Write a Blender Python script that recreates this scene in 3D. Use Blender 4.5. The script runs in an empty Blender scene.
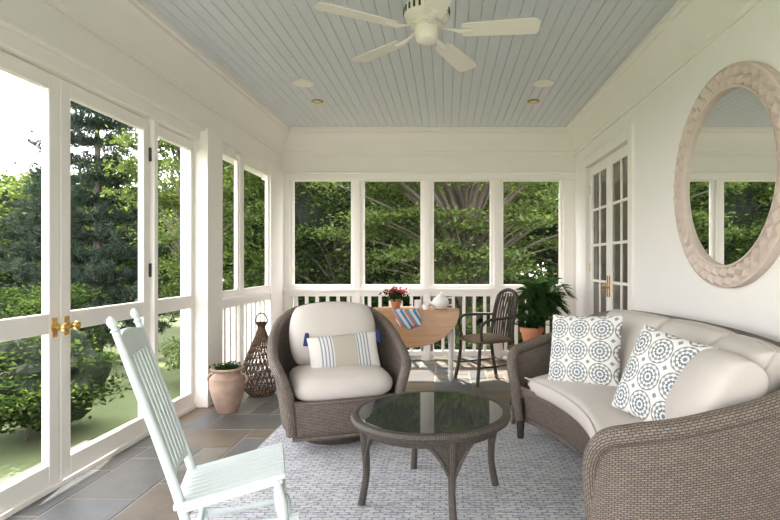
import bpy, bmesh, math, random
import numpy as np
from mathutils import Vector, Matrix
random.seed(11); rng=np.random.default_rng(7)
S=bpy.context.scene
pi=math.pi
# ---------------------------------------------------------------- materials
def nmat(name):
    m=bpy.data.materials.new(name); m.use_nodes=True
    nt=m.node_tree; b=nt.nodes['Principled BSDF']
    return m,nt,b
def mix(nt,f,a,b,kind='MIX'):
    n=nt.nodes.new('ShaderNodeMix'); n.data_type='RGBA'; n.blend_type=kind
    for i,x in ((0,f),(6,a),(7,b)):
        if isinstance(x,bpy.types.NodeSocket): nt.links.new(x,n.inputs[i])
        elif i==0: n.inputs[0].default_value=x
        else: n.inputs[i].default_value=(*x,1)
    return n.outputs[2]
def mth(nt,op,a,b=0.0,c=None):
    n=nt.nodes.new('ShaderNodeMath'); n.operation=op
    for i,x in enumerate((a,b,c)):
        if x is None: continue
        if isinstance(x,bpy.types.NodeSocket): nt.links.new(x,n.inputs[i])
        else: n.inputs[i].default_value=x
    return n.outputs[0]
def coord(nt,which='Object',scale=(1,1,1),rot=(0,0,0)):
    t=nt.nodes.new('ShaderNodeTexCoord'); m=nt.nodes.new('ShaderNodeMapping')
    m.inputs['Scale'].default_value=scale; m.inputs['Rotation'].default_value=rot
    nt.links.new(t.outputs[which],m.inputs[0]); return m.outputs[0]
def noise(nt,vec,scale,detail=3,rough=.5):
    n=nt.nodes.new('ShaderNodeTexNoise'); n.inputs['Scale'].default_value=scale
    n.inputs['Detail'].default_value=detail; n.inputs['Roughness'].default_value=rough
    if vec: nt.links.new(vec,n.inputs['Vector'])
    return n.outputs[0]
def bump(nt,b,h,strength=.3,dist=.002):
    n=nt.nodes.new('ShaderNodeBump'); n.inputs['Strength'].default_value=strength; n.inputs['Distance'].default_value=dist
    nt.links.new(h,n.inputs['Height']); nt.links.new(n.outputs[0],b.inputs['Normal'])
def simple(name,col,rough=.5,metal=0,var=.12,sc=6,bmp=0,bsc=80,scale=(1,1,1)):
    m,nt,b=nmat(name)
    v=coord(nt,'Object',scale)
    f=noise(nt,v,sc,4)
    nt.links.new(mix(nt,f,tuple(c*(1-var) for c in col),tuple(min(1,c*(1+var)) for c in col)),b.inputs['Base Color'])
    b.inputs['Roughness'].default_value=rough; b.inputs['Metallic'].default_value=metal
    if bmp: bump(nt,b,noise(nt,v,bsc,2),bmp)
    return m
def brickmat(name,c1,c2,cm,w,h,mortar,rough=.6,src='UV',bs=.5,bd=.004,rot=(0,0,0)):
    m,nt,b=nmat(name)
    v=coord(nt,src,(1,1,1),rot)
    n=nt.nodes.new('ShaderNodeTexBrick'); nt.links.new(v,n.inputs['Vector'])
    n.inputs['Color1'].default_value=(*c1,1); n.inputs['Color2'].default_value=(*c2,1); n.inputs['Mortar'].default_value=(*cm,1)
    n.inputs['Scale'].default_value=1; n.inputs['Mortar Size'].default_value=mortar; n.inputs['Mortar Smooth'].default_value=.6
    n.inputs['Brick Width'].default_value=w; n.inputs['Row Height'].default_value=h
    nt.links.new(n.outputs[0],b.inputs['Base Color'])
    inv=mth(nt,'SUBTRACT',1.0,n.outputs['Fac'])
    bump(nt,b,inv,bs,bd); b.inputs['Roughness'].default_value=rough
    return m
M={}
M['white']=simple('white_paint',(.87,.83,.785),.45,0,.02)
M['wall']=simple('wall_paint',(.87,.84,.81),.7,0,.02)
M['ceil']=simple('ceiling_paint',(.64,.66,.69),.5,0,.03)
M['wicker']=brickmat('grey_wicker',(.175,.14,.115),(.26,.21,.175),(.045,.034,.026),.022,.010,.0024,.6)
M['wickerd']=brickmat('dark_wicker',(.075,.060,.05),(.12,.098,.082),(.02,.016,.013),.018,.009,.002,.5)
M['linen']=simple('linen_fabric',(.60,.55,.51),.9,0,.05,9,.25,220)
M['linend']=simple('linen_piping',(.50,.46,.42),.9,0,.05)
# chippy aqua paint
m,nt,b=nmat('worn_pale_aqua_paint'); v=coord(nt)
f=mth(nt,'GREATER_THAN',noise(nt,v,38,5,.7),.60)
c=mix(nt,noise(nt,v,7,3),(.58,.67,.68),(.72,.77,.76)); c=mix(nt,mth(nt,'MULTIPLY',f,.55),c,(.78,.76,.70))
nt.links.new(c,b.inputs['Base Color']); b.inputs['Roughness'].default_value=.45; M['aqua']=m
M['brass']=simple('brass',(.75,.52,.2),.25,1,.08)
M['iron']=simple('black_iron',(.03,.028,.025),.45,.3,.2)
M['darkwood']=simple('dark_wood',(.038,.024,.016),.55,0,.3,14)
M['rush']=brickmat('woven_rush_seat',(.16,.11,.06),(.22,.16,.09),(.05,.03,.02),.03,.012,.002,.7)
M['china']=simple('white_china',(.85,.84,.82),.15,0,.02)
M['fan']=simple('fan_white',(.82,.78,.69),.35,0,.02)
M['oak']=simple('honey_oak',(.42,.22,.095),.35,0,.4,5,.1,60,(1,9,9))
M['chalk']=simple('chalk_white_paint',(.72,.70,.64),.6,0,.1,20)
M['terra']=simple('weathered_terracotta',(.36,.25,.19),.85,0,.6,9,.4,60)
M['terra2']=simple('terracotta',(.50,.20,.10),.7,0,.15,9)
M['soil']=simple('soil',(.05,.035,.025),.95)
M['rope']=simple('bamboo_brown',(.10,.055,.03),.55,0,.3,20)
M['bark']=simple('bark',(.13,.11,.09),.9,0,.4,8,.6,30)
M['navy']=simple('navy_tassel',(.02,.035,.12),.9)
M['red']=simple('red_petals',(.55,.04,.05),.6)
m,nt,b=nmat('smoked_glass_top'); b.inputs['Roughness'].default_value=.04
v=coord(nt); nt.links.new(mix(nt,noise(nt,v,3),(.03,.034,.034),(.045,.05,.05)),b.inputs['Base Color']); M['gtop']=m
m,nt,b=nmat('door_glass'); v=coord(nt); nt.links.new(mix(nt,noise(nt,v,1.2),(.06,.05,.045),(.20,.17,.14)),b.inputs['Base Color']); b.inputs['Roughness'].default_value=.05; M['dglass']=m
m,nt,b=nmat('mirror_glass'); b.inputs['Base Color'].default_value=(.86,.88,.87,1); b.inputs['Metallic'].default_value=1; b.inputs['Roughness'].default_value=.01; M['mirror']=m
M['carved']=simple('whitewashed_carved_wood',(.60,.50,.44),.75,0,.12,30,.15,50)
m=bpy.data.materials.new('insect_screen'); m.use_nodes=True; nt=m.node_tree; nt.nodes.clear()
o=nt.nodes.new('ShaderNodeOutputMaterial'); t=nt.nodes.new('ShaderNodeBsdfTransparent'); t.inputs[0].default_value=(.92,.92,.92,1)
g=nt.nodes.new('ShaderNodeBsdfDiffuse'); g.inputs[0].default_value=(.12,.12,.12,1); x=nt.nodes.new('ShaderNodeMixShader'); x.inputs[0].default_value=.05
nt.links.new(t.outputs[0],x.inputs[1]); nt.links.new(g.outputs[0],x.inputs[2]); nt.links.new(x.outputs[0],o.inputs[0]); M['screen']=m
# slate
m,nt,b=nmat('bluestone_slate'); gi=nt.nodes.new('ShaderNodeNewGeometry'); r=nt.nodes.new('ShaderNodeValToRGB')
nt.links.new(gi.outputs['Random Per Island'],r.inputs[0]); e=r.color_ramp.elements; r.color_ramp.interpolation='CONSTANT'
e[0].position=0; e[0].color=(.075,.075,.072,1); e[1].position=.87; e[1].color=(.17,.155,.13,1)
for p,c in ((.14,(.155,.12,.085,1)),(.29,(.078,.088,.10,1)),(.44,(.15,.145,.13,1)),(.58,(.11,.088,.065,1)),(.72,(.105,.112,.118,1))):
    q=e.new(p); q.color=c
v=coord(nt); n1=noise(nt,v,4.0,7,.72)
c=mix(nt,1.0,r.outputs[0],mix(nt,n1,(.15,.18,.24),(1.95,1.82,1.62)),'MULTIPLY')
nt.links.new(c,b.inputs['Base Color']); b.inputs['Roughness'].default_value=.42; bump(nt,b,noise(nt,v,14,5,.6),.4,.005); M['slate']=m
M['grout']=simple('grout',(.27,.255,.23),.9)
# rug
m,nt,b=nmat('woven_rug'); v=coord(nt)
n=nt.nodes.new('ShaderNodeTexBrick'); nt.links.new(v,n.inputs['Vector'])
n.inputs['Color1'].default_value=(.62,.615,.62,1); n.inputs['Color2'].default_value=(.35,.37,.42,1); n.inputs['Mortar'].default_value=(.18,.205,.27,1)
n.inputs['Scale'].default_value=1; n.inputs['Mortar Size'].default_value=.0042; n.inputs['Mortar Smooth'].default_value=.4
n.inputs['Brick Width'].default_value=.060; n.inputs['Row Height'].default_value=.026; n.inputs['Bias'].default_value=-.2
f=mth(nt,'MULTIPLY',mth(nt,'GREATER_THAN',noise(nt,coord(nt,'Object',(1,2.6,1)),34,2),.52),.55)
c=mix(nt,f,n.outputs[0],(.70,.69,.68))
nt.links.new(c,b.inputs['Base Color']); b.inputs['Roughness'].default_value=.95; bump(nt,b,mth(nt,'SUBTRACT',1.0,n.outputs['Fac']),.5,.004); M['rug']=m
# medallion pillow
m,nt,b=nmat('medallion_print'); t=nt.nodes.new('ShaderNodeTexCoord'); sp=nt.nodes.new('ShaderNodeSeparateXYZ'); nt.links.new(t.outputs['UV'],sp.inputs[0])
fx=mth(nt,'SUBTRACT',mth(nt,'FRACT',mth(nt,'MULTIPLY',sp.outputs[0],3.2)),.5); fy=mth(nt,'SUBTRACT',mth(nt,'FRACT',mth(nt,'MULTIPLY',sp.outputs[1],3.2)),.5)
rr=mth(nt,'SQRT',mth(nt,'ADD',mth(nt,'MULTIPLY',fx,fx),mth(nt,'MULTIPLY',fy,fy))); an=mth(nt,'ARCTAN2',fy,fx)
pet=mth(nt,'MULTIPLY',mth(nt,'COSINE',mth(nt,'MULTIPLY',an,12.0)),.8)
wv=mth(nt,'ADD',mth(nt,'SINE',mth(nt,'MULTIPLY',rr,44.0)),pet)
mk=mth(nt,'MULTIPLY',mth(nt,'GREATER_THAN',wv,-.05),mth(nt,'LESS_THAN',rr,.485))
ax=mth(nt,'ADD',mth(nt,'ABSOLUTE',fx),mth(nt,'ABSOLUTE',fy)); mk=mth(nt,'MAXIMUM',mk,mth(nt,'GREATER_THAN',ax,.90))
dcol=mix(nt,mth(nt,'GREATER_THAN',rr,.30),(.12,.165,.21),(.25,.26,.26))
nt.links.new(mix(nt,mk,(.78,.77,.75),dcol),b.inputs['Base Color']); b.inputs['Roughness'].default_value=.9; M['medal']=m
# striped pillow
m,nt,b=nmat('striped_linen'); t=nt.nodes.new('ShaderNodeTexCoord'); sp=nt.nodes.new('ShaderNodeSeparateXYZ'); nt.links.new(t.outputs['UV'],sp.inputs[0])
ux=sp.outputs[0]; a1=mth(nt,'COMPARE',ux,.5,.17); st=mth(nt,'GREATER_THAN',mth(nt,'SINE',mth(nt,'MULTIPLY',ux,130.0)),.2)
a2=mth(nt,'MULTIPLY',mth(nt,'COMPARE',ux,.5,.36),st)
c=mix(nt,a2,(.72,.69,.64),(.25,.30,.38)); c=mix(nt,a1,c,(.47,.42,.36)); nt.links.new(c,b.inputs['Base Color']); b.inputs['Roughness'].default_value=.9; M['stripe']=m
# cloth
m,nt,b=nmat('patterned_napkin'); v=coord(nt,'Object',(1,1,1),(0,.6,0)); sp=nt.nodes.new('ShaderNodeSeparateXYZ'); nt.links.new(v,sp.inputs[0])
rp=nt.nodes.new('ShaderNodeValToRGB'); nt.links.new(mth(nt,'FRACT',mth(nt,'MULTIPLY',sp.outputs[0],9.0)),rp.inputs[0]); rp.color_ramp.interpolation='CONSTANT'
e=rp.color_ramp.elements; e[0].color=(.60,.60,.57,1); e[1].position=.25; e[1].color=(.08,.20,.38,1)
for p,c in((.5,(.60,.58,.50,1)),(.6,(.62,.16,.05,1)),(.78,(.12,.26,.42,1))): q=e.new(p); q.color=c
nt.links.new(rp.outputs[0],b.inputs['Base Color']); b.inputs['Roughness'].default_value=.9; M['napkin']=m
def leafmat(name,cols,trans=.45,tt=(1.4,1.35,.8)):
    m=bpy.data.materials.new(name); m.use_nodes=True; nt=m.node_tree; nt.nodes.clear()
    o=nt.nodes.new('ShaderNodeOutputMaterial'); gi=nt.nodes.new('ShaderNodeNewGeometry'); r=nt.nodes.new('ShaderNodeValToRGB')
    nt.links.new(gi.outputs['Random Per Island'],r.inputs[0]); e=r.color_ramp.elements
    e[0].color=(*cols[0],1); e[1].color=(*cols[-1],1)
    for i,c in enumerate(cols[1:-1]):
        q=e.new((i+1)/(len(cols)-1)); q.color=(*c,1)
    d=nt.nodes.new('ShaderNodeBsdfDiffuse'); t=nt.nodes.new('ShaderNodeBsdfTranslucent'); x=nt.nodes.new('ShaderNodeMixShader'); x.inputs[0].default_value=trans
    nt.links.new(r.outputs[0],d.inputs[0]); nt.links.new(mix(nt,1.0,r.outputs[0],tt,'MULTIPLY'),t.inputs[0])
    nt.links.new(d.outputs[0],x.inputs[1]); nt.links.new(t.outputs[0],x.inputs[2]); nt.links.new(x.outputs[0],o.inputs[0]); return m
M['leafA']=leafmat('maple_leaves',[(.022,.042,.013),(.05,.085,.025),(.11,.155,.05)])
M['leafB']=leafmat('bright_leaves',[(.06,.10,.03),(.12,.17,.055),(.20,.26,.10)])
M['leafP']=leafmat('pine_needles',[(.02,.034,.026),(.04,.06,.046),(.075,.10,.072)],.15)
M['leafC']=leafmat('houseplant_leaves',[(.012,.03,.01),(.025,.06,.018),(.05,.10,.03)],.12)
M['leafR']=leafmat('red_leaves',[(.12,.02,.02),(.25,.05,.04),(.35,.10,.07)],.4,(1.3,1,.9))
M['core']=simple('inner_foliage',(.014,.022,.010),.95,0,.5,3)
M['lawn']=simple('lawn_grass',(.13,.165,.07),.95,0,.4,.8,.5,20)
M['deck']=simple('patio_stone',(.085,.08,.07),.8,0,.35,2)
# ---------------------------------------------------------------- geometry helpers
def empty(name,loc=(0,0,0),rz=0):
    e=bpy.data.objects.new(name,None); S.collection.objects.link(e); e.location=loc; e.rotation_euler=(0,0,rz); e.empty_display_size=.1; return e
def catmull(pts,n=8,closed=False):
    P=[np.array(p,float) for p in pts]; out=[]; N=len(P)
    rngi=range(N) if closed else range(N-1)
    for i in rngi:
        if closed: p0,p1,p2,p3=P[(i-1)%N],P[i],P[(i+1)%N],P[(i+2)%N]
        else: p1,p2=P[i],P[i+1]; p0=P[i-1] if i>0 else 2*p1-p2; p3=P[i+2] if i+2<N else 2*p2-p1
        for k in range(n):
            t=k/n; out.append(.5*((2*p1)+(-p0+p2)*t+(2*p0-5*p1+4*p2-p3)*t*t+(-p0+3*p1-3*p2+p3)*t**3))
    if not closed: out.append(P[-1])
    return np.array(out)
class MB:
    def __init__(s): s.v=[]; s.f=[]; s.uv=[]
    def face(s,idx,uv=None): s.f.append(tuple(idx)); s.uv.append(uv if uv else [(0,0)]*len(idx))
    def grid(s,P,cu=False,cv=False,caps=False,norm=False):
        P=np.asarray(P,float); nu,nv=P.shape[:2]; b=len(s.v); s.v.extend(map(tuple,P.reshape(-1,3)))
        if norm: U=(1-np.cos(pi*np.linspace(0,1,nu)))/2; V=(1-np.cos(pi*np.linspace(0,1,nv)))/2
        else:
            du=np.linalg.norm(np.diff(np.concatenate([P,P[:1]],0),axis=0),axis=2).mean(1); U=np.concatenate([[0],np.cumsum(du)])
            dv=np.linalg.norm(np.diff(np.concatenate([P,P[:,:1]],1),axis=1),axis=2).mean(0); V=np.concatenate([[0],np.cumsum(dv)])
        for i in range(nu if cu else nu-1):
            for j in range(nv if cv else nv-1):
                i2=(i+1)%nu; j2=(j+1)%nv
                s.face((b+i*nv+j,b+i2*nv+j,b+i2*nv+j2,b+i*nv+j2),[(U[i],V[j]),(U[i+1],V[j]),(U[i+1],V[j+1]),(U[i],V[j+1])])
        if caps:
            s.face([b+j for j in range(nv)]); s.face([b+(nu-1)*nv+j for j in range(nv)][::-1])
        return s
    def box(s,x0,x1,y0,y1,z0,z1,M=None):
        b=len(s.v); c=[Vector((x,y,z)) for x in(x0,x1) for y in(y0,y1) for z in(z0,z1)]
        if M: c=[M@p for p in c]
        s.v.extend(tuple(p) for p in c)
        for q in((0,1,3,2),(4,6,7,5),(0,4,5,1),(2,3,7,6),(0,2,6,4),(1,5,7,3)):
            P=[c[i] for i in q]; w=(P[1]-P[0]).length; h=(P[3]-P[0]).length
            s.face([b+i for i in q],[(0,0),(w,0),(w,h),(0,h)])
        return s
    def lathe(s,prof,c=(0,0,0),n=24,M=None,caps=True):
        P=[]
        for r,z in prof:
            row=[]
            for k in range(n):
                a=2*pi*k/n; p=Vector((r*math.cos(a),r*math.sin(a),z))
                if M: p=M@p
                row.append((p[0]+c[0],p[1]+c[1],p[2]+c[2]))
            P.append(row)
        return s.grid(P,cv=True,caps=caps)
    def tube(s,pts,r,n=8,closed=False,s0=None,caps=True,asp=1.0):
        P=np.asarray(pts,float); N=len(P); R=np.broadcast_to(np.asarray(r,float),(N,)) if np.ndim(r)==0 else np.interp(np.linspace(0,1,N),np.linspace(0,1,len(r)),r)
        T=np.gradient(P,axis=0)
        if closed: T=(np.roll(P,-1,0)-np.roll(P,1,0))
        T/=np.maximum(np.linalg.norm(T,axis=1)[:,None],1e-9)
        sd=np.array(s0,float) if s0 is not None else np.cross(T[0],[0,0,1])
        if np.linalg.norm(sd)<1e-3: sd=np.array([1.,0,0])
        G=[]
        for i in range(N):
            sd=sd-T[i]*sd.dot(T[i]); sd/=np.linalg.norm(sd); up=np.cross(sd,T[i])
            G.append([P[i]+R[i]*(math.cos(2*pi*k/n)*sd+asp*math.sin(2*pi*k/n)*up) for k in range(n)])
        return s.grid(G,cu=closed,cv=True,caps=caps and not closed)
    def ruled(s,A,B,m=6,bulge=0):
        A=np.asarray(A);B=np.asarray(B)
        return s.grid([[a+(b-a)*t/m for t in range(m+1)] for a,b in zip(A,B)])
    def clampy(s,lo):
        s.v=[(p[0],max(p[1],lo),p[2]) for p in s.v]; return s
    def build(s,name,mat,parent=None,bevel=0,solid=0,sub=0,ang=40,fixn=True):
        me=bpy.data.meshes.new(name); me.from_pydata([tuple(map(float,v)) for v in s.v],[],s.f)
        uvl=me.uv_layers.new(name='UVMap'); flat=[c for u in s.uv for p in u for c in p]; uvl.data.foreach_set('uv',flat)
        if fixn:
            bm=bmesh.new(); bm.from_mesh(me); bmesh.ops.recalc_face_normals(bm,faces=bm.faces); bm.to_mesh(me); bm.free()
        me.shade_smooth(); me.set_sharp_from_angle(angle=math.radians(ang)); me.materials.append(mat)
        ob=bpy.data.objects.new(name,me); S.collection.objects.link(ob)
        if parent: ob.parent=parent
        if solid:
            q=ob.modifiers.new('solid','SOLIDIFY'); q.thickness=solid; q.offset=0
        if bevel:
            q=ob.modifiers.new('bevel','BEVEL'); q.width=bevel; q.segments=2; q.limit_method='ANGLE'
        if sub:
            q=ob.modifiers.new('sub','SUBSURF'); q.levels=sub; q.render_levels=sub
        return ob
def pillow(mb,w,h,T,Mx,ex=2.0,pinch=.06,n=22,base=0.0):
    for sgn in(1,-1):
        P=[]
        for i in range(n+1):
            row=[]
            for j in range(n+1):
                x=math.sin((-1+2*i/n)*pi/2); y=math.sin((-1+2*j/n)*pi/2)
                t=(max(0,(1-abs(x)**ex))*max(0,(1-abs(y)**ex)))**.5
                px=x*w/2*(1-pinch*(1-y*y)); py=y*h/2*(1-pinch*(1-x*x))
                if base:
                    k=1-base*(x*x*y*y); px*=k; py*=k
                p=Mx@Vector((px,py,sgn*(T/2*t**.8)))
                row.append(tuple(p))
            P.append(row)
        mb.grid(P,norm=True)
    return mb
def frame_M(loc,normal,up=(0,0,1),roll=0):
    z=Vector(normal).normalized(); x=Vector(up).cross(z).normalized(); y=z.cross(x)
    m=Matrix((x,y,z)).transposed().to_4x4(); m=m@Matrix.Rotation(roll,4,'Z'); m.translation=Vector(loc); return m
def rcushion(mb,cx,cy,z0,w,d,h,e=5,n=36,crown=.02):
    prof=[]
    for k in range(9):
        a=-pi/2+pi*k/8; prof.append((math.cos(a),math.sin(a)))
    r=h/2; G=[]
    def plan(scale,z):
        row=[]
        for k in range(n):
            a=2*pi*k/n; c,s=math.cos(a),math.sin(a)
            x=(abs(c)**(2/e))*(1 if c>=0 else -1); y=(abs(s)**(2/e))*(1 if s>=0 else -1)
            row.append((cx+x*(w/2-r*scale),cy+y*(d/2-r*scale),z))
        return row
    def shr(f,z): return [(cx+(p[0]-cx)*f,cy+(p[1]-cy)*f,z) for p in plan(1,z)]
    G.append(shr(.02,z0)); G.append(shr(.6,z0))
    for c,s in prof: G.append(plan(1-c,z0+r+r*s))
    G.append(shr(.75,z0+h+crown*.6)); G.append(shr(.4,z0+h+crown)); G.append(shr(.02,z0+h+crown))
    mb.grid(G,cv=True,caps=True); return mb

# ---------------------------------------------------------------- camera
H=1.26; XL=-2.17; XR=1.65; YB=6.65; ZC=2.95; Y0=-1.4
cam=bpy.data.cameras.new('camera'); co=bpy.data.objects.new('camera',cam); S.collection.objects.link(co)
co.location=(0,0,H); co.rotation_euler=(pi/2,0,0); cam.lens=24; cam.sensor_width=36; cam.shift_x=-56/780; cam.shift_y=2/780; cam.clip_end=300
S.camera=co
# ---------------------------------------------------------------- room shell
mb=MB(); cs=.19; nx=23; ny=46; occ=np.zeros((nx,ny),bool); sizes=[(2,3),(3,2),(2,2),(2,1),(1,2),(2,2),(3,3),(3,2),(2,3),(4,2),(1,1)]
fx0=-2.4; fy0=-1.6
for j in range(ny):
    for i in range(nx):
        if occ[i,j]: continue
        random.shuffle(sizes)
        for w,h in sizes+[(1,1)]:
            if i+w<=nx and j+h<=ny and not occ[i:i+w,j:j+h].any():
                occ[i:i+w,j:j+h]=True; g=.0065
                mb.box(fx0+i*cs+g,fx0+(i+w)*cs-g,fy0+j*cs+g,fy0+(j+h)*cs-g,-.03,0); break
fl=mb.build('floor',M['slate'],bevel=.0015)
MB().box(fx0,fx0+nx*cs,fy0,fy0+ny*cs,-.25,-.0025).build('floor_grout_bed',M['grout'],fl)
prof=[]; x=-2.4; bw=.088
while x<1.9:
    prof+=[(x,2.957),(x+.003,2.95),(x+bw-.004,2.95),(x+bw-.001,2.957)]; x+=bw
G=[[(px,y,pz) for px,pz in prof] for y in(Y0-.2,YB+.3)]
ce=MB().grid(G).build('ceiling',M['ceil'],ang=10)
MB().box(-2.5,1.95,Y0-.3,YB+.35,2.965,3.12).build('roof_deck',M['white'],ce)
prof=[(0,2.62),(.018,2.62),(.018,2.66),(.030,2.67),(.036,2.72),(.055,2.78),(.085,2.83),(.115,2.86),(.13,2.875),(.13,2.90),(.15,2.91),(.15,2.951),(0,2.951)]
XW=-2.10
P=[[(XW+o,Y0,z) for o,z in prof],[(XW+o,YB-o,z) for o,z in prof],[(XR-o,YB-o,z) for o,z in prof],[(XR-o,Y0,z) for o,z in prof]]
MB().grid(P).build('trim_1',M['white'],ang=25)
# back wall
mb=MB(); mb.box(-2.35,1.85,YB,YB+.18,2.40,2.96)
mb.box(-2.35,XR,YB-.02,YB+.15,2.31,2.40); mb.box(-2.35,XR,YB-.035,YB,2.385,2.41)
posts=[(-2.08,-1.97),(-1.215,-1.06),(-.32,-.166),(.575,.729),(1.47,1.66)]
for a,b_ in posts:
    mb.box(a,b_,YB+.03,YB+.10,0,2.32); 
    if a>-2 and b_<1.5: mb.box(a+.04,b_-.04,YB,YB+.1,0,2.32)
mb.box(1.50,XR,YB-.005,YB+.1,0,2.32); mb.box(-2.08,-2.0,YB-.005,YB+.1,0,2.32)
mb.build('wall_back',M['white'],bevel=.004)
mb=MB(); mb.box(-2.08,XR,YB-.03,YB+.13,.885,.92); mb.box(-2.08,XR,YB+.01,YB+.10,.92,.965); mb.box(-2.08,XR,YB+.01,YB+.09,.82,.885); mb.box(-2.08,XR,YB+.01,YB+.09,.06,.12)
x=-1.93
while x<1.5:
    mb.box(x-.02,x+.02,YB+.03,YB+.07,.10,.84); x+=.135
mb.build('porch_railing',M['white'],bevel=.003)
for i,(a,b_) in enumerate([(-1.97,-1.215),(-1.06,-.32),(-.166,.575),(.729,1.47)]):
    e=empty('window_%d'%(i+1),((a+b_)/2,YB+.07,1.63)); w=(b_-a)/2
    mb=MB(); t=.010
    mb.box(-w,-w+t,-.02,.02,-.67,.68).box(w-t,w,-.02,.02,-.67,.68).box(-w,w,-.02,.02,.68-t,.68).box(-w,w,-.02,.02,-.67,-.67+t).build('frame',M['white'],e)
    MB().grid([[(-w,0,-.66),(-w,0,.67)],[(w,0,-.66),(w,0,.67)]]).build('screen',M['screen'],e)
# left wall
mb=MB()
mb.box(-2.35,XW,Y0,YB+.18,2.40,2.96); mb.box(-2.30,XW-.03,Y0,YB,2.31,2.42); mb.box(-2.2,XW+.015,Y0,YB,2.395,2.42)
mb.box(-2.30,-2.06,4.50,4.80,0,2.42)
mb.box(-2.14,-2.085,4.80,4.85,0,2.35); mb.box(-2.15,-2.085,5.27,5.37,0,2.35); mb.box(-2.15,-2.075,6.17,YB+.1,0,2.42)
mb.box(-2.26,-2.15,3.835,3.885,0,2.32); mb.box(-2.26,-2.15,1.96,2.05,0,2.32)
mb.box(-2.28,-2.12,.86,.98,0,2.32); mb.box(-2.28,-2.12,-.25,-.13,0,2.32); mb.box(-2.30,-2.1,Y0,Y0+.15,0,2.42)
mb.box(-2.30,-2.16,Y0,4.5,-.02,.03)
mb.build('wall_left',M['white'],bevel=.004)
mb=MB(); mb.box(-2.18,-2.05,4.80,6.18,.885,.92).box(-2.16,-2.09,4.80,6.18,.92,.965).box(-2.16,-2.09,4.80,6.18,.82,.885).box(-2.16,-2.09,4.80,6.18,.06,.12)
y=4.95
while y<6.15:
    mb.box(-2.145,-2.105,y-.02,y+.02,.10,.84); y+=.135
mb.build('porch_railing',M['white'],bevel=.003)
def leaf_panel(name,y0,y1,st=.08,mid=True,zt=2.30,x0=-2.225,x1=-2.18,low=.02,zb=.14,zm=(.865,.975),tr=.085):
    yc=(y0+y1)/2; e=empty(name,((x0+x1)/2,yc,0)); a=(x1-x0)/2; w=(y1-y0)/2
    mb=MB().box(-a,a,-w,-w+st,low,zt).box(-a,a,w-st,w,low,zt).box(-a,a,-w+st,w-st,zt-tr,zt).box(-a,a,-w+st,w-st,low,zb)
    if mid: mb.box(-a,a,-w+st,w-st,*zm)
    mb.build('frame',M['white'],e,bevel=.006)
    MB().grid([[(0,-w+.02,low+.01),(0,-w+.02,zt-.01)],[(0,w-.02,low+.01),(0,w-.02,zt-.01)]]).build('screen',M['screen'],e)
    return e
d1=leaf_panel('door_1',2.053,2.937); d2=leaf_panel('door_2',2.943,3.832)
leaf_panel('window_5',3.888,4.498,.05); leaf_panel('window_6',.985,1.955,.06); leaf_panel('window_7',-.125,.855,.06); leaf_panel('window_8',-1.245,-.255,.06)
leaf_panel('window_9',4.852,5.268,.02,False,2.31,-2.125,-2.10,.965,.985,tr=.03); leaf_panel('window_10',5.372,6.168,.02,False,2.31,-2.125,-2.10,.965,.985,tr=.03)
Rx=Matrix.Rotation(pi/2,4,'Y')
for d,yy in((d1,.40),(d2,-.40)):
    mb=MB().lathe([(.026,0),(.028,.006),(.012,.010),(.011,.035),(.022,.042),(.028,.055),(.024,.068),(.008,.074)],(.0225,yy,.895),16,Rx); mb.build('knob',M['brass'],d)
    mb=MB().box(.022,.026,yy-.02,yy+.02,.84,.95).build('knob_plate',M['brass'],d,bevel=.002)
mb=MB()
for z in(.35,1.2,2.05): mb.box(.02,.034,.425,.445,z-.05,z+.05)
mb.build('hinges',M['iron'],d2,bevel=.002)
# right wall with french door opening
DY0,DY1,DZ=4.66,6.06,2.36
mb=MB().box(XR,XR+.2,Y0,DY0,0,2.96).box(XR,XR+.2,DY1,YB+.18,0,2.96).box(XR,XR+.2,DY0,DY1,DZ,2.96); mb.build('wall_right',M['wall'])
mb=MB().box(XR-.025,XR+.01,DY0-.11,DY0,0,DZ+.11).box(XR-.025,XR+.01,DY1,DY1+.11,0,DZ+.11).box(XR-.025,XR+.01,DY0,DY1,DZ,DZ+.11).box(XR-.035,XR,DY0-.12,DY1+.12,DZ+.10,DZ+.125); mb.build('trim_2',M['white'],bevel=.005)
MB().box(XR-.018,XR,Y0,DY0-.11,0,.16).build('baseboard_right',M['white'],bevel=.004)
for k in range(2):
    y0=DY0+k*.7+.003; y1=y0+.694; e=empty('door_%d'%(3+k),(XR+.05,(y0+y1)/2,0)); w=.347
    mb=MB(); st=.085; mb.box(-.022,.022,-w,-w+st,.01,DZ-.005).box(-.022,.022,w-st,w,.01,DZ-.005).box(-.022,.022,-w+st,w-st,DZ-.11,DZ-.005).box(-.022,.022,-w+st,w-st,.01,.25)
    for r in range(1,5): z=.25+(DZ-.36)*r/5; mb.box(-.018,.018,-w+st,w-st,z-.014,z+.014)
    mb.box(-.0175,.0175,-.014,.014,.25,DZ-.11); mb.build('frame',M['white'],e,bevel=.004)
    MB().box(-.004,.004,-w+.03,w-.03,.03,DZ-.04).build('panes',M['dglass'],e)
    s=1 if k==0 else -1
    MB().box(-.028,-.02,s*.315-.018,s*.315+.018,.9,1.12).lathe([(.012,0),(.012,.04),(.02,.045),(.02,.06),(.005,.065)],(-.028,s*.315,1.0),12,Matrix.Rotation(-pi/2,4,'Y')).build('handle',M['brass'],e)
    h=MB()
    for z in(.3,1.2,2.1): h.box(-.03,-.02,-s*.345-.01,-s*.345+.01,z-.05,z+.05)
    h.build('hinges',M['brass'],e)
mb=MB()
for a in(-2.2,-1.25,-.3,.65,1.55): mb.box(a,a+.1,Y0-.1,Y0,0,2.42)
mb.box(-2.35,1.85,Y0-.12,Y0,2.40,2.96); mb.box(-2.2,XR,Y0-.08,Y0-.02,.86,.93); mb.build('wall_near',M['white'])
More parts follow.
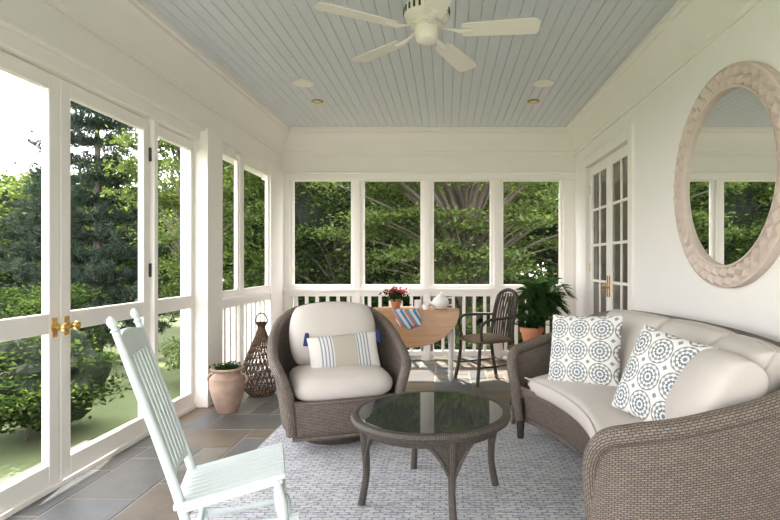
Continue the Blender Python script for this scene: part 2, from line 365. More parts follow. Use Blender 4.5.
for x in(-1.35,.92):
    MB().lathe([(.10,0),(.098,-.008),(.085,-.011),(.0,-.011)],(x,4.91,2.95),28,caps=False).build('ceiling_speaker',M['white'])
    e=empty('recessed_light',(x,5.46,2.95)); MB().lathe([(.065,0),(.065,-.006),(.045,-.010),(.042,.0)],(0,0,0),24,caps=False).build('ring',M['brass'],e)
    MB().lathe([(.042,-.003),(.0,-.004)],(0,0,0),24,caps=False).build('lens',M['fan'],e)
# ---------------------------------------------------------------- ceiling fan
e=empty('ceiling_fan',(-.11,2.97,ZC))
mb=MB().lathe([(.0,0),(.07,0),(.068,-.03),(.03,-.06),(.014,-.065),(.014,-.19),(.03,-.195),(.07,-.205),(.115,-.225),(.130,-.245),(.130,-.29),(.12,-.31),(.09,-.325),(.09,-.345),(.078,-.35)],n=32)
mb.lathe([(.065,-.35),(.07,-.385),(.066,-.405),(.06,-.425),(.04,-.438),(.0,-.442)],n=32); mb.build('motor_housing',M['fan'],e)
mb=MB()
for k in range(24):
    a=2*pi*k/24; mb.box(.128,.133,-.006,.006,-.285,-.25,Matrix.Rotation(a,4,'Z'))
mb.build('vent_ribs',M['iron'],e)
for k in range(5):
    a=math.radians(-7+72*k); R=Matrix.Rotation(a,4,'Z')@Matrix.Translation((0,0,-.375))@Matrix.Rotation(math.radians(-11),4,'X')
    prof=[]
    for x,w in((.20,.045),(.215,.055),(.3,.060),(.45,.066),(.58,.070),(.615,.066),(.632,.05),(.638,.03)): prof.append((x,w))
    top=[[tuple(R@Vector((x,w*s,t))) for x,w in prof] for s,t in((-1,-.003),(1,-.003),(1,.003),(-1,.003))]
    MB().grid(top,cu=True).build('blade_%d'%(k+1),M['fan'],e,ang=30)
    MB().tube([tuple(R@Vector(p)) for p in((.07,0,.025),(.14,0,.004),(.19,0,-.008),(.26,0,-.006))],[.013,.012,.025,.02],8,asp=.4).build('blade_iron_%d'%(k+1),M['fan'],e)
# ---------------------------------------------------------------- mirror (chip-carved flat frame)
e=empty('round_wall_mirror',(XR,3.02,1.745)); N=40
mb=MB()
def mp(r,a,h): return (-h,r*math.cos(a),r*math.sin(a))
NN=120
mb.grid([[mp(r,2*pi*i/NN,h) for i in range(NN)] for r,h in((.505,.02),(.505,.050),(.518,.054),(.518,.048))],cv=True)
mb.grid([[mp(r,2*pi*i/NN,h) for i in range(NN)] for r,h in((.622,.048),(.622,.054),(.635,.048),(.635,.0))],cv=True)
for j,(ra,rb) in enumerate(((.517,.570),(.570,.623))):
    for i in range(N):
        o=.5*(j%2); a0=2*pi*(i+o)/N; a1=2*pi*(i+1+o)/N; am=(a0+a1)/2; a2=2*pi*(i+1.5+o)/N
        for tri,in_ in (((mp(ra,a0,.050),mp(ra,a1,.050),mp(rb,am,.050)),1),((mp(rb,am,.050),mp(ra,a1,.050),mp(rb,a2,.050)),0)):
            c=np.mean(tri,axis=0); c[0]=-.020 if in_ else -.066
            b0=len(mb.v); mb.v+=[*tri,tuple(c)]
            for q in((0,1,3),(1,2,3),(2,0,3)): mb.face([b0+k for k in q])
mb.build('carved_frame',M['carved'],e,ang=3,fixn=False)
MB().lathe([(.0,.024),(.51,.024)],(0,0,0),96,Matrix.Rotation(-pi/2,4,'Y'),caps=False).build('glass',M['mirror'],e)
# ---------------------------------------------------------------- rug
MB().box(-1.27,.98,1.2,4.37,.0005,.008).build('area_rug',M['rug'],bevel=.003)
ZR=.0085
# ---------------------------------------------------------------- sofa
e=empty('curved_wicker_sofa',(1.0,2.8,0)); C=Vector((-1.12-1.0,0,0))
W=lambda x,y,z:(x-1.0,y-2.8,z)
rim=[W(.52,3.70,.14),W(.50,3.71,.35),W(.475,3.74,.50),W(.50,3.80,.60),W(.62,3.88,.64),W(.85,3.99,.70),W(1.05,4.03,.78),W(1.2,3.93,.85)]
for th in(20,12,4,-4,-12): t=math.radians(th); rim.append(W(-1.12+2.6*math.cos(t),2.8+2.6*math.sin(t),.88))
rim+=[W(1.40,2.06,.87),W(1.36,1.92,.82),W(1.16,1.85,.75),W(.86,1.83,.68),W(.68,1.86,.645),W(.585,1.92,.60),W(.555,1.97,.50),W(.57,2.0,.35),W(.585,2.01,.14)]
rc=catmull(rim,8)
MB().tube(rc,.038,14,s0=(0,1,0)).build('rolled_rim',M['wicker'],e)
wall=rc[16:-16]; bot=[]
for p in wall:
    q=np.array(p)
    if q[1]>.75: q[1]-=.07
    elif q[1]<-.75: q[1]+=.03
    if q[0]>.0: q[0]-=.06*min(1,q[0]/.3)
    q[2]=.13
    bot.append(q)
MB().ruled(wall,bot,10).build('wicker_shell',M['wicker'],e,solid=.018)
MB().tube(bot,.016,8).build('shell_bottom_edge',M['wicker'],e)
A=[];B=[]
for k in range(41):
    t=math.radians(-25+54.5*k/40); A.append((C.x+1.885*math.cos(t),1.885*math.sin(t),.36)); B.append((C.x+1.93*math.cos(t),1.93*math.sin(t),.13))
MB().ruled(A,B,6).build('front_apron',M['wicker'],e,solid=.018)
MB().tube(A,.018,8).tube(B,.018,8).build('apron_edges',M['wicker'],e)
MB().ruled([(a[0]+.0,a[1],.33) for a in A],[(C.x+2.48*math.cos(math.radians(-19+44*k/40)),2.48*math.sin(math.radians(-19+44*k/40)),.33) for k in range(41)],2).clampy(-.84).build('seat_deck',M['wickerd'],e,solid=.02)
mb=MB()
for x,y in((.60,2.03),(.53,3.70),(.80,2.8),(1.36,2.8),(1.24,2.03),(1.14,3.86)):
    px,py,_=W(x,y,0); mb.lathe([(.020,ZR if x<1 else .001),(.024,.02),(.030,.15),(.032,.30)],(px,py,0),12)
mb.build('legs',M['darkwood'],e)
def arc_cushion(mb,r0,r1,t0,t1,z0,z1,rr=.05,crown=.025,n=40):
    G=[]
    for k in range(n+1):
        f=k/n; a=math.radians(t0+(t1-t0)*f); edge=min(f,1-f)*n
        sh=.0 if edge>=3 else [.055,.03,.012][int(edge)]
        w0=r0+sh; w1=r1-sh; b0=z0+sh*.8; b1=z1-sh*.8
        pts=[]
        for cxx,cz,a0 in((w1-rr,b1-rr,0),(w0+rr,b1-rr,90),(w0+rr,b0+rr,180),(w1-rr,b0+rr,270)):
            for q in range(5):
                an=math.radians(a0+90*q/4); pts.append((cxx+rr*math.cos(an),cz+rr*math.sin(an)))
            if a0==0: 
                for u in(.25,.5,.75): pts.append((w1-rr+(w0-w1+2*rr)*u,b1+crown*math.sin(pi*u)))
        G.append([(C.x+r*math.cos(a),r*math.sin(a),z) for r,z in pts])
    mb.grid(G,cv=True,caps=True)
mb=MB(); arc_cushion(mb,1.85,2.50,-23.5,27,.345,.475); mb.clampy(-.84).build('seat_cushion',M['linen'],e,ang=60)
pp=[(C.x+1.858*math.cos(math.radians(-22.5+48.5*k/40)),1.858*math.sin(math.radians(-22.5+48.5*k/40)),.455) for k in range(41)]
MB().tube(pp,.006,6).build('seat_piping',M['linend'],e)
for i,(t0,t1) in enumerate(((23,8.5),(8.5,-6.5),(-6.5,-18.8))):
    mb=MB(); n=20; edge=[]
    for sg in(1,-1):
        P=[]
        for a in range(n+1):
            row=[]
            for b2 in range(n+1):
                x=math.sin((-1+2*a/n)*pi/2); y=math.sin((-1+2*b2/n)*pi/2); tt=((1-abs(x)**4)*(1-abs(y)**4))**.5
                k=1-.06*(x*x*y*y)
                th=math.radians((t0+t1)/2+(t1-t0)/2*x*k*(1-.03*(1-y*y))*.99); zz=.70+.225*y*k*(1-.02*(1-x*x)); r=2.40+.10*(y+.2)-sg*(.12*tt**.7)
                row.append((C.x+r*math.cos(th),r*math.sin(th),zz))
            P.append(row)
        mb.grid(P,norm=True)
        if sg==1: edge=[P[a][0] for a in range(n)]+[P[n][b2] for b2 in range(n)]+[P[a][n] for a in range(n,0,-1)]+[P[0][b2] for b2 in range(n,0,-1)]
    mb.clampy(-.86).build('back_cushion_%d'%(i+1),M['linen'],e,ang=60)
    MB().tube(edge,.006,6,closed=True).build('piping_%d'%(i+1),M['linend'],e)
mb=pillow(MB(),.49,.46,.16,frame_M(W(.90,3.38,.69),(-.62,-.75,.28),roll=.06),2,.05); mb.build('throw_pillow_1',M['medal'],e,ang=70)
mb=pillow(MB(),.45,.46,.17,frame_M(W(1.04,2.50,.695),(-.85,-.45,.38),roll=-.15),2,.05); mb.build('throw_pillow_2',M['medal'],e,ang=70)
mb=pillow(MB(),.52,.42,.25,frame_M(W(1.10,2.15,.70),(-.72,.18,.45),roll=.08),3,.03,22,.10); mb.clampy(-.87).build('throw_pillow_3',M['linen'],e,ang=70)
# ---------------------------------------------------------------- armchair
e=empty('wicker_swivel_armchair',(-.80,3.83,ZR),math.radians(20))
half=[(.345,-.37,.13),(.365,-.40,.35),(.395,-.405,.47),(.425,-.36,.535),(.45,-.22,.58),(.455,-.05,.63),(.44,.13,.71),(.38,.29,.80),(.25,.39,.87),(0,.43,.895)]
full=half+[(-x,y,z) for x,y,z in half[-2::-1]]
rc=catmull(full,8); MB().tube(rc,.036,12,s0=(1,0,0)).build('rolled_rim',M['wicker'],e)
wall=rc[16:-16]; bot=[np.array((p[0]*.84,p[1]*.84,.13)) for p in wall]
MB().ruled(wall,bot,10).build('wicker_shell',M['wicker'],e,solid=.02)
A=[];B=[]
for k in range(17):
    x=-.36+.72*k/16; A.append((x,-.40-.03*math.cos(x/.36*pi/2),.335)); B.append((x*.94,-.37-.03*math.cos(x/.36*pi/2),.10))
MB().ruled(A,B,5).build('front_apron',M['wicker'],e,solid=.02); MB().tube(A,.016,8).tube(B,.016,8).build('apron_edges',M['wicker'],e)
MB().lathe([(.27,0),(.28,.03),(.27,.05),(.10,.055),(.08,.12),(.30,.13),(.31,.15),(.05,.16)],n=40).build('swivel_base',M['wickerd'],e)
mb=MB(); rcushion(mb,0,-.10,.335,.69,.70,.15); mb.build('seat_cushion',M['linen'],e,ang=60)
mb=pillow(MB(),.66,.50,.27,frame_M((0,.21,.695),(0,-1,.30)),3,.0,22,.16); mb.build('back_cushion',M['linen'],e,ang=70)
mb=pillow(MB(),.52,.29,.15,frame_M((.05,-.01,.575),(.05,-1,.40),roll=.05),2.5,.04); mb.build('lumbar_pillow',M['stripe'],e,ang=70)
mb=MB()
for sx in(-1,1):
    for sz in(-1,1):
        c0=Vector((.05+sx*.265,-.01+.05*sz,.575+.13*sz)); mb.lathe([(.003,.03),(.014,.025),(.016,.01),(.022,-.03),(.027,-.065),(.002,-.067)],tuple(c0),8)
mb.build('tassels',M['navy'],e)
# ---------------------------------------------------------------- coffee table
e=empty('round_wicker_coffee_table',(-.08,2.80,ZR)); zt=.45
MB().lathe([(.35,zt-.035),(.395,zt-.04),(.42,zt-.03),(.428,zt-.012),(.42,zt+.004),(.405,zt+.008),(.385,zt+.004),(.37,zt-.004),(.35,zt-.006)],n=72,caps=False).build('wicker_rim',M['wickerd'],e)
MB().lathe([(.0,zt-.003),(.385,zt-.003),(.387,zt+.003),(.384,zt+.006),(.0,zt+.006)],n=72,caps=False).build('glass_top',M['gtop'],e)
MB().lathe([(.375,zt-.035),(.365,zt-.075),(.352,zt-.075),(.36,zt-.03)],n=72,caps=False).build('apron',M['wickerd'],e)
mb=MB(); mb2=MB()
for k in range(4):
    a=math.radians(-72+90*k); c,s=math.cos(a),math.sin(a)
    pts=catmull([(.36*c,.36*s,zt-.03),(.355*c,.355*s,.30),(.35*c,.35*s,.15),(.375*c,.375*s,.0)],6); mb.tube(pts,[.030,.022,.018,.02],10)
    for sg in(-1,1):
        us=np.linspace(0,1,12); q=[(.355*math.cos(a+sg*.42*u**1.1),.355*math.sin(a+sg*.42*u**1.1),.20+(zt-.26)*math.sin(u*pi/2)) for u in us]
        mb2.tube(q,.010,7)
        mb2.ruled(q,[(p[0],p[1],zt-.06) for p in q],3)
mb.build('legs',M['wickerd'],e); mb2.build('arched_braces',M['wickerd'],e)
# ---------------------------------------------------------------- rocking chair
e=empty('rocking_chair',(-.865,2.17,ZR),math.radians(19))
def turned(mb,p0,p1,r=.016,n=10):
    p0=Vector(p0);p1=Vector(p1);L=(p1-p0).length
    pr=[(0,.75),(.06,.9),(.12,1.25),(.2,1.5),(.3,1.35),(.36,.85),(.40,1.3),(.44,.85),(.55,1.2),(.68,1.45),(.8,1.2),(.9,.9),(.94,1.15),(1,.9)]
    q=(p1-p0).to_track_quat('Z','Y').to_matrix().to_4x4(); mb.lathe([(r*w,f*L) for f,w in pr],tuple(p0),n,q)
mb=MB()
for sy in(-1,1):
    y=.165*sy
    bp=catmull([(-.13,y*1.05,.06),(-.165,y,.22),(-.20,y,.36),(-.28,y*1.0,.62),(-.405,y*1.05,1.00)],5)
    mb.tube(bp,[.014,.018,.018,.017,.013],10)
    Mq=Matrix.Rotation(math.radians(-18),4,'Y'); mb.lathe([(.010,0),(.018,.008),(.010,.018),(.016,.028),(.019,.042),(.014,.056),(.003,.064)],(-.403,y*1.05,.995),12,Mq)
    turned(mb,(.205,y*1.15,.06),(.145,y*1.0,.40),.017)
    G=[]
    for u in np.linspace(-1,.66,25):
        x=u*.44-.04; z=.075*u*u*1.15; G.append([(x,y*1.1-.013,z),(x,y*1.1+.013,z),(x,y*1.1+.013,z+.045),(x,y*1.1-.013,z+.045)])
    mb.grid(G,cv=True,caps=True)
turned(mb,(.185,-.19,.18),(.185,.19,.18),.011); turned(mb,(.17,-.18,.28),(.17,.18,.28),.011); turned(mb,(-.15,-.17,.18),(-.15,.17,.18),.011)
for sy in(-1,1): turned(mb,(-.155,.17*sy,.22),(.18,.19*sy,.24),.010); turned(mb,(-.15,.17*sy,.14),(.19,.19*sy,.15),.010)
mb.build('frame',M['aqua'],e)
mb=MB(); tl=Matrix.Translation((0,0,.375))@Matrix.Rotation(math.radians(-10),4,'Y')
for k in range(9):
    y=-.19+.38*(k+.5)/9; mb.box(-.22,.185,y-.0198,y+.0198,-.010,.012,tl)
mb.box(-.20,.17,-.18,.18,-.03,-.010,tl); mb.build('seat',M['aqua'],e,bevel=.004)
mb=MB()
def bx(z): return -.20-.205*((z-.36)/.64)**1.1 if z>.36 else -.2
for k in range(6):
    y=-.13+.052*k
    A=[[(bx(z)-.004,y-.018,z),(bx(z)-.004,y+.018,z),(bx(z)+.008,y+.018,z),(bx(z)+.008,y-.018,z)] for z in np.linspace(.46,.90,9)]; mb.grid(A,cv=True,caps=True)
for z0,z1 in((.88,.975),(.42,.48)):
    A=[[(bx(z)-.010-.02*math.cos(y/.165*pi/2),y,z+.015*math.cos(y/.165*pi/2)*(z1>.9)) for z in(z0,z1)] for y in np.linspace(-.165,.165,13)]
    B=[[(p[0]+.02,p[1],p[2]) for p in r] for r in A]
    mb.grid([[a[0],a[1],b2[1],b2[0]] for a,b2 in zip(A,B)],cv=True,caps=True)
mb.build('back',M['aqua'],e,bevel=.003)
# ---------------------------------------------------------------- drop leaf table
e=empty('drop_leaf_table',(-.38,5.62,0))
top=[(.52*math.cos(a),.34*math.sin(a)) for a in np.linspace(0,pi,22)]+[(-.52,-.17),(.52,-.17)]
mb=MB(); n=len(top)
mb.v+=[(x,y,.73) for x,y in top]+[(x,y,.752) for x,y in top]; mb.face(list(range(n))[::-1]); mb.face(list(range(n,2*n)))
for i in range(n): mb.face((i,(i+1)%n,(i+1)%n+n,i+n))
mb.build('top',M['oak'],e,bevel=.004)
prof=[(.52*math.cos(a),-.37*abs(math.sin(a))) for a in np.linspace(pi,2*pi,30)]
mb=MB(); n=len(prof); mb.v+=[(x,-.185-.0+z*.10,.742+z) for x,z in prof]+[(x,-.205+z*.10,.742+z) for x,z in prof]
mb.face(list(range(n))); mb.face(list(range(n,2*n))[::-1])
for i in range(n): mb.face((i,(i+1)%n,(i+1)%n+n,i+n))
mb.build('drop_leaf',M['oak'],e,bevel=.004)
mb=MB(); mb.box(-.44,.44,-.13,.15,.62,.73)
for x in(-.43,.43):
    for y in(-.12,.14):
        mb.box(x-.03,x+.03,y-.03,y+.03,.58,.73); mb.lathe([(.014,0),(.022,.03),(.030,.07),(.020,.10),(.026,.13),(.022,.3),(.030,.44),(.034,.50),(.020,.52),(.030,.55),(.030,.58)],(x,y,0),14)
mb.build('legs_and_apron',M['chalk'],e)
e2=empty('teapot',(-.06,5.60,.753)); e2.scale=(1.15,1.15,1.15)
MB().lathe([(.035,0),(.05,.005),(.075,.04),(.08,.07),(.065,.105),(.04,.12),(.038,.125),(.025,.135),(.008,.14),(.013,.152),(.0,.16)],n=28).tube(catmull([(-.065,0,.05),(-.10,0,.07),(-.115,0,.105),(-.135,0,.12)],5),[.016,.012,.009,.008],8).tube(catmull([(.06,0,.10),(.105,0,.105),(.12,0,.07),(.10,0,.04),(.068,0,.035)],5),.006,8).build('pot',M['china'],e2)
e2=empty('coffee_mug',(-.31,5.72,.753))
MB().lathe([(.0,.0),(.035,0),(.038,.01),(.04,.09),(.036,.09),(.034,.012),(.0,.01)],n=24,caps=False).tube(catmull([(.038,0,.075),(.062,0,.07),(.062,0,.03),(.038,0,.02)],5),.005,8).build('cup',M['china'],e2)
e2=empty('coffee_mug',(-.21,5.52,.753))
MB().lathe([(.0,.0),(.03,0),(.035,.01),(.04,.06),(.036,.06),(.03,.012),(.0,.01)],n=24,caps=False).build('cup',M['china'],e2)
G=[]
for i in range(9):
    x=-.12+.26*i/8-.07; row=[]
    for y,z in((-.04,.7545),(-.10,.7555),(-.19,.756),(-.225,.745),(-.232,.69),(-.238,.62),(-.245,.56+.05*abs(i-4)/4)): row.append((-.38+x+.02*math.sin(z*20)+(.756-z)*.45,5.62+y-.006*math.sin(i*1.7)-(.006 if y<-.2 else 0),z+(.002*math.sin(i*2) if y>-.2 else 0)+.003))
    G.append(row)
MB().grid(G).build('cloth_napkin',M['napkin'],None,solid=.003)
# ---------------------------------------------------------------- plants helpers
def leafmesh(name,Cn,L,Wd,mat,parent=None,flat=.6,dirs=None):
    Cn=np.asarray(Cn,float); N=len(Cn)
    nrm=rng.normal(size=(N,3)); nrm[:,2]+=flat*3; nrm/=np.linalg.norm(nrm,axis=1)[:,None]
    d=rng.normal(size=(N,3)) if dirs is None else dirs+rng.normal(size=(N,3))*.35
    d-=nrm*(d*nrm).sum(1)[:,None]; d/=np.linalg.norm(d,axis=1)[:,None]; s=np.cross(nrm,d)
    sc=rng.uniform(.6,1.3,(N,1)); L=L*sc; Wd=Wd*sc
    V=np.stack([Cn-d*L/2,Cn+s*Wd/2,Cn+d*L/2,Cn-s*Wd/2],1).reshape(-1,3)
    me=bpy.data.meshes.new(name); me.vertices.add(4*N); me.vertices.foreach_set('co',V.ravel()); me.loops.add(4*N); me.loops.foreach_set('vertex_index',np.arange(4*N,dtype=np.int32))
    me.polygons.add(N); me.polygons.foreach_set('loop_start',np.arange(0,4*N,4,dtype=np.int32)); me.polygons.foreach_set('loop_total',np.full(N,4,dtype=np.int32)); me.update(calc_edges=True); me.validate()
    me.materials.append(mat); ob=bpy.data.objects.new(name,me); S.collection.objects.link(ob)
    if parent: ob.parent=parent
    return ob
def blob(name,c,r,mat,parent,seed=0):
    bm=bmesh.new(); bmesh.ops.create_icosphere(bm,subdivisions=4,radius=1)
    from mathutils import noise as mn
    for v in bm.verts:
        k=1+.35*mn.noise(v.co*2.2+Vector((seed,0,0)))+.15*mn.noise(v.co*6+Vector((seed,3,0)))
        v.co=Vector((c[0]+v.co.x*r[0]*k,c[1]+v.co.y*r[1]*k,c[2]+v.co.z*r[2]*k))
    me=bpy.data.meshes.new(name); bm.to_mesh(me); bm.free(); me.materials.append(mat); o=bpy.data.objects.new(name,me); S.collection.objects.link(o); o.parent=parent; return o
GZ=-.9
def tree(name,x,y,cz,r,nl,leaf,mat,K=120,core=.7,trunkr=.12,nb=40,sig=.35,flatc=.32):
    e=empty(name,(x,y,GZ)); cz-=GZ
    cl=[]
    while len(cl)<K:
        v=rng.normal(size=3); v/=np.linalg.norm(v); v*=rng.uniform(.45,1.0); p=np.array([v[0]*r[0],v[1]*r[1],cz+v[2]*r[2]])
        if p[2]>.3: cl.append(p)
    cl=np.array(cl); idx=rng.integers(0,K,nl); off=rng.normal(size=(nl,3))*np.array([sig,sig,sig*flatc])
    P=cl[idx]+off; P=P[P[:,2]>.05]
    leafmesh('leaves',P,leaf,leaf*.5,mat,e)
    mb=MB(); mb.tube(catmull([(0,0,0),(.05,.03,cz*.4),(0,0,cz*.9)],5),[trunkr,trunkr*.7,trunkr*.35],9)
    for k in range(nb):
        p=cl[k]; z0=min(cz*.85,max(.3,p[2]*.55)); mid=np.array([p[0]*.5,p[1]*.5,(z0+p[2])/2+.25]); mb.tube(catmull([(0,0,z0),mid,p],4),[trunkr*.35,trunkr*.2,.008],5)
    mb.build('trunk_and_branches',M['bark'],e,fixn=False)
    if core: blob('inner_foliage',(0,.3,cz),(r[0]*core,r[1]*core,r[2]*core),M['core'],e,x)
    return e
MB().grid([[( -60,-30,GZ),(-60,70,GZ)],[(50,-30,GZ),(50,70,GZ)]]).build('lawn',M['lawn'])
MB().box(-3.7,-2.42,-3,4.4,GZ,-.55).box(-3.05,-2.42,-3,4.4,-.55,-.25).build('stone_steps',M['deck'])
# back trees
tree('maple_tree',.4,10.4,2.9,(2.9,1.5,2.7),38000,.10,M['leafB'],150,0,trunkr=.14,nb=120,sig=.30,flatc=.22)
tree('maple_tree',-2.6,12.6,3.2,(2.6,1.4,3.3),34000,.13,M['leafA'],130,.62,trunkr=.14,nb=50)
tree('maple_tree',3.6,12.6,3.2,(2.8,1.4,3.3),34000,.13,M['leafA'],130,.62,trunkr=.14,nb=50)
tree('background_tree',.3,18.0,4.5,(4.6,1.8,5.5),34000,.24,M['leafA'],150,.85,trunkr=.2,nb=10,sig=.6)
tree('background_tree',8.5,18.5,4.5,(4.0,2.2,5.5),20000,.26,M['leafA'],100,.8,trunkr=.2,nb=10,sig=.6)
tree('birch_tree',-5.35,10.9,3.6,(1.15,1.3,3.4),24000,.10,M['leafB'],100,0,trunkr=.08,nb=50,sig=.25)
tree('background_tree',-7.4,18.5,3.8,(2.2,1.8,4.6),24000,.20,M['leafB'],110,.7,trunkr=.2,nb=10,sig=.5)
tree('oak_tree',-13.6,16.8,1.9,(1.7,1.6,2.5),22000,.16,M['leafB'],110,.75,trunkr=.2,nb=10,sig=.35)
tree('oak_tree',-18.0,20.0,2.0,(2.0,2.0,2.9),22000,.18,M['leafA'],110,.75,trunkr=.2,nb=10,sig=.4)
tree('oak_tree',-19,27,2.4,(7,3,3.6),36000,.28,M['leafB'],140,.8,trunkr=.2,nb=5,sig=.6)
tree('oak_tree',-12.6,24,1.9,(2.6,2.4,3.1),22000,.24,M['leafB'],100,.8,trunkr=.2,nb=5,sig=.5)
tree('hedge',-1.5,15,.4,(5.0,.7,1.7),22000,.15,M['leafA'],160,.85,trunkr=.05,nb=6,sig=.3)
tree('hedge',3.2,10.4,-.1,(2.4,.55,1.5),22000,.10,M['leafA'],140,.85,trunkr=.05,nb=6,sig=.22)
tree('hedge',-12.5,10.0,.1,(3.0,.7,1.3),20000,.12,M['leafA'],130,.8,trunkr=.05,nb=6,sig=.25)
for x,y,cz,r,mt in((-5.1,6.3,-.25,(.9,.8,.75),'leafA'),(-6.5,8.3,.0,(.9,.7,1.0),'leafA'),(-9.0,7.2,.0,(1.2,.8,1.2),'leafA'),(-3.9,8.9,-.35,(.8,.6,.5),'leafB'),(-.9,8.5,-.25,(2.0,.6,.75),'leafA'),(3.2,8.3,-.1,(1.2,.5,.9),'leafA'),(-9.7,8.9,1.0,(.45,.3,.5),'leafR'),(-17.5,12.8,.3,(1.6,1.6,1.6),'leafB'),(-6.6,4.6,-.3,(.9,.8,.8),'leafA'),(-4.9,3.7,-.45,(.6,.7,.5),'leafA'),(-5.0,2.2,-.5,(.6,.6,.45),'leafA')):
    tree('shrub',x,y,cz,r,9000,.075,M[mt],60,.75,trunkr=.03,nb=10,sig=.17)
def pine(x,y,h,R):
    e=empty('pine_tree',(x,y,GZ)); mb=MB(); mb.tube([(0,0,0),(.05,0,h*.5),(0,0,h)],[.13,.09,.02],8); P=[];D=[]
    z=.5
    while z<h:
        f=1-(z/h); nb=rng.integers(5,8); a0=rng.uniform(0,6)
        for k in range(nb):
            a=a0+2*pi*k/nb+rng.uniform(-.2,.2); L=(R*f**.7+.25)*rng.uniform(.6,1.1)
            pts=catmull([(0,0,z),(L*.5*math.cos(a),L*.5*math.sin(a),z+.02),(L*math.cos(a),L*math.sin(a),z+.35*L*.6)],5); mb.tube(pts,[.03,.018,.006],5)
            for t in np.linspace(.25,1,int(5+L*7)):
                i=min(int(t*(len(pts)-1)),len(pts)-1); c=pts[i]
                for s in range(3):
                    cc=c+rng.normal(size=3)*np.array([.13,.13,.06]); n=22
                    d=rng.normal(size=(n,3)); d[:,2]+=.6; d+=np.array([math.cos(a),math.sin(a),.3])*.8; d/=np.linalg.norm(d,axis=1)[:,None]
                    P.append(cc+d*.07); D.append(d*3)
        z+=rng.uniform(.34,.52)
    mb.build('trunk_and_branches',M['bark'],e,fixn=False)
    leafmesh('needles',np.concatenate(P),.17,.018,M['leafP'],e,flat=0,dirs=np.concatenate(D))
pine(-7.6,11.3,6.2,1.8); pine(-10.6,14.0,4.5,1.5)
# ---------------------------------------------------------------- potted palm
def palm(name,loc,potprof,potmat,nf,L,rise):
    e=empty(name,loc); MB().lathe(potprof,n=28).build('pot',potmat,e); top=max(z for r,z in potprof); rt=[r for r,z in potprof if z==top][0]
    MB().lathe([(rt*.85,top-.02),(0,top-.015)],n=20,caps=False).build('soil',M['soil'],e)
    mb=MB()
    for k in range(nf):
        a=2*pi*k/nf*2.4+rng.uniform(-.3,.3); l=L*rng.uniform(.55,1.0); up=rise*rng.uniform(.55,1.1)
        pts=catmull([(0,0,top-.02),(.25*l*math.cos(a),.25*l*math.sin(a),top+up*.7),(.6*l*math.cos(a),.6*l*math.sin(a),top+up),(l*math.cos(a),l*math.sin(a),top+up*.85)],6)
        mb.tube(pts,[.006,.002],5)
        for i in range(4,len(pts)-1):
            T=pts[i+1]-pts[i]; T/=np.linalg.norm(T); sd=np.cross(T,[0,0,1]); sd/=np.linalg.norm(sd)+1e-6
            for q in range(3):
                b0=pts[i]+(pts[i+1]-pts[i])*q/3
                for s in(-1,1):
                    ln=.20*(1-.5*abs(i/len(pts)-.55)*2); tip=b0+(sd*s*.8+T*.7-np.array([0,0,.25]))*ln; md=(b0+tip)/2+np.array([0,0,.012]); w=T*.008
                    b_=len(mb.v); mb.v+= [tuple(b0),tuple(md+w),tuple(tip),tuple(md-w)]; mb.face((b_,b_+1,b_+2,b_+3))
    mb.build('fronds',M['leafC'],e,fixn=False)
    return e
palm('potted_palm',(1.10,6.02,0),[(.10,0),(.13,.02),(.17,.30),(.185,.31),(.185,.36),(.165,.36)],M['terra2'],28,.36,.64)
e=empty('side_table',(.68,4.50,0)); MB().lathe([(.0,.50),(.15,.50),(.155,.51),(.15,.525),(.0,.525)],n=32,caps=False).build('top',M['darkwood'],e)
mb=MB()
for k in range(3):
    a=2*pi*k/3+.4; c,s=math.cos(a),math.sin(a); mb.tube(catmull([(.12*c,.12*s,.50),(.07*c,.07*s,.28),(.14*c,.14*s,.0)],6),.011,8)
mb.lathe([(.08,.27),(.08,.285)],n=20); mb.build('legs',M['darkwood'],e)
e=empty('potted_plant',(.74,4.50,.526)); MB().lathe([(.060,0),(.066,.01),(.092,.13),(.102,.13),(.102,.17),(.088,.17)],n=24).build('pot',M['terra2'],e)
MB().lathe([(.086,.165),(0,.167)],n=20,caps=False).build('soil',M['soil'],e)
mb=MB()
for k in range(70):
    a=rng.uniform(0,2*pi); l=rng.uniform(.08,.20); u=rng.uniform(.03,.14); c,s=math.cos(a),math.sin(a)
    pts=np.array([(0,0,.15),(l*.4*c,l*.4*s,.15+u*.8),(l*.75*c,l*.75*s,.15+u),(l*c,l*s,.15+u*.85)]); sd=np.array([-s,c,0])
    wd=[.003,.018,.022,.002]; mb.grid([[p-sd*w,p+sd*w] for p,w in zip(pts,wd)])
mb.build('foliage',M['leafC'],e,fixn=False)
e=empty('flowering_plant',(-.55,5.72,.753)); MB().lathe([(.04,0),(.045,.005),(.06,.08),(.065,.08),(.065,.10),(.055,.10)],n=20).build('pot',M['terra2'],e)
P=rng.normal(size=(260,3))*np.array([.06,.05,.03])+np.array([0,0,.14]); leafmesh('leaves',P,.05,.03,M['leafC'],e)
P=rng.normal(size=(150,3))*np.array([.055,.045,.018])+np.array([0,0,.185]); leafmesh('petals',P,.035,.03,M['red'],e)
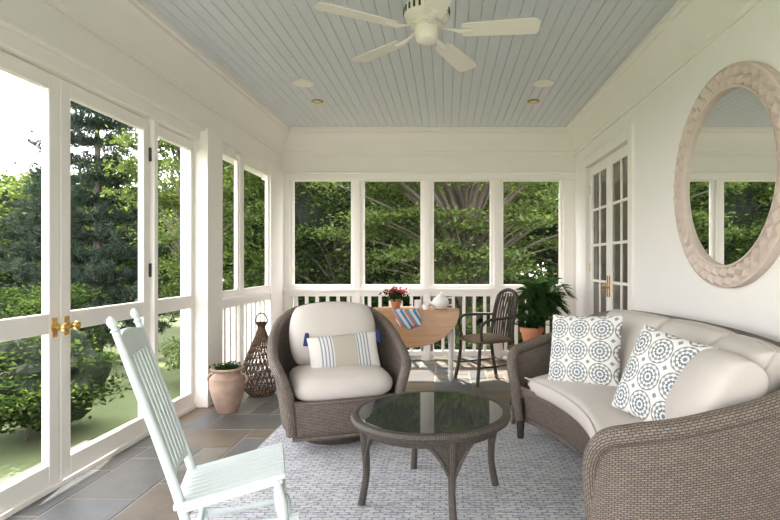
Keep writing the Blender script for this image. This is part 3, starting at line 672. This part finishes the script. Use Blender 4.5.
# ---------------------------------------------------------------- urn + lantern basket
e=empty('terracotta_urn',(-1.84,4.38,0)); MB().lathe([(.0,0),(.075,0),(.085,.01),(.12,.12),(.145,.22),(.14,.29),(.105,.325),(.10,.335),(.125,.35),(.135,.365),(.125,.375),(.10,.37),(.09,.30),(.0,.29)],n=36,caps=False).build('body',M['terra'],e)
mb=MB()
for s in(-1,1): mb.tube(catmull([(.14*s,0,.24),(.165*s,0,.27),(.15*s,0,.31),(.11*s,0,.325)],5),.010,8)
mb.build('lug_handles',M['terra'],e)
P=rng.normal(size=(500,3))*np.array([.045,.045,.015])+np.array([0,0,.375]); P=P[P[:,2]>.34]; leafmesh('sprigs',P,.05,.012,M['leafC'],e)
e=empty('woven_basket_lantern',(-1.75,4.93,0)); pr=catmull([(.10,.0,0),(.155,0,.07),(.175,0,.18),(.15,0,.32),(.095,0,.46),(.045,0,.58),(.03,0,.64),(.05,0,.68)],6)
mb=MB(); n=len(pr)
for k in range(26):
    for s in(-1,1):
        q=[]
        for i,p in enumerate(pr): a=2*pi*k/26+s*1.9*i/n; q.append((p[0]*math.cos(a),p[0]*math.sin(a),p[2]+.005))
        mb.tube(q,.0052,5)
for i in list(range(0,len(pr),3))+[len(pr)-1]:
    p=pr[i]; mb.tube([(p[0]*math.cos(t),p[0]*math.sin(t),p[2]+.006) for t in np.linspace(0,2*pi,33)[:-1]],.005,6,closed=True)
mb.tube([(.055*math.cos(t),0,.70+.075*math.sin(t)) for t in np.linspace(-.3,pi+.3,16)],.006,6); mb.build('lattice',M['rope'],e,fixn=False)
MB().lathe([(.0,.002),(.10,.002),(.10,.012),(0,.012)],n=24,caps=False).build('base',M['rope'],e)
# ---------------------------------------------------------------- dark armchair
e=empty('dark_wood_dining_chair',(.42,5.55,0),math.radians(-62))
mb=MB()
for x in(-.20,.20):
    mb.tube(catmull([(x*1.15,-.24,0),(x,-.20,.25),(x,-.19,.44)],5),.019,8); mb.tube(catmull([(x*1.1,.28,0),(x,.22,.25),(x*.95,.20,.45),(x*.95,.25,.75),(x*.8,.29,.90)],5),.019,8)
    mb.tube(catmull([(x*.98,.235,.68),(x*1.35,.05,.68),(x*1.35,-.12,.67),(x*1.15,-.19,.60),(x*1.02,-.17,.45)],6),.016,8)
mb.tube(catmull([(-.19,.25,.75),(-.16,.29,.90),(0,.305,.955),(.16,.29,.90),(.19,.25,.75)],6),.020,8)
for x in(-.13,-.09,-.045,0,.045,.09,.13): mb.tube(catmull([(x,.20,.46),(x*1.1,.235,.7),(x*1.1,.30,.92)],4),.010,6)
mb.tube([(-.2,-.2,.22),(.2,-.2,.22)],.01,6).tube([(-.2,.22,.2),(.2,.22,.2)],.01,6)
for x in(-.2,.2): mb.tube([(x,-.2,.18),(x,.22,.18)],.01,6)
mb.build('frame',M['darkwood'],e); mb=MB(); rcushion(mb,0,0,.42,.46,.46,.045); mb.build('seat',M['rush'],e)
# ---------------------------------------------------------------- light
w=bpy.data.worlds.new('world'); S.world=w; w.use_nodes=True; nt=w.node_tree; bg=nt.nodes['Background']
sk=nt.nodes.new('ShaderNodeTexSky'); sk.sky_type='NISHITA'; sk.sun_disc=False; sk.sun_elevation=math.radians(55); sk.sun_rotation=math.radians(-10); sk.dust_density=3; sk.air_density=1
c=mix(nt,.68,sk.outputs[0],(9.5,9.1,9.0)); nt.links.new(c,bg.inputs[0]); bg.inputs[1].default_value=.53
sl=bpy.data.lights.new('sun','SUN'); sl.energy=8; sl.angle=math.radians(.6); sl.color=(1,.94,.85); so=bpy.data.objects.new('sun',sl); S.collection.objects.link(so)
d=Vector((.14,-.62,-1.0)); so.rotation_euler=d.to_track_quat('-Z','Y').to_euler()
S.view_settings.view_transform='Standard'; S.view_settings.exposure=.9
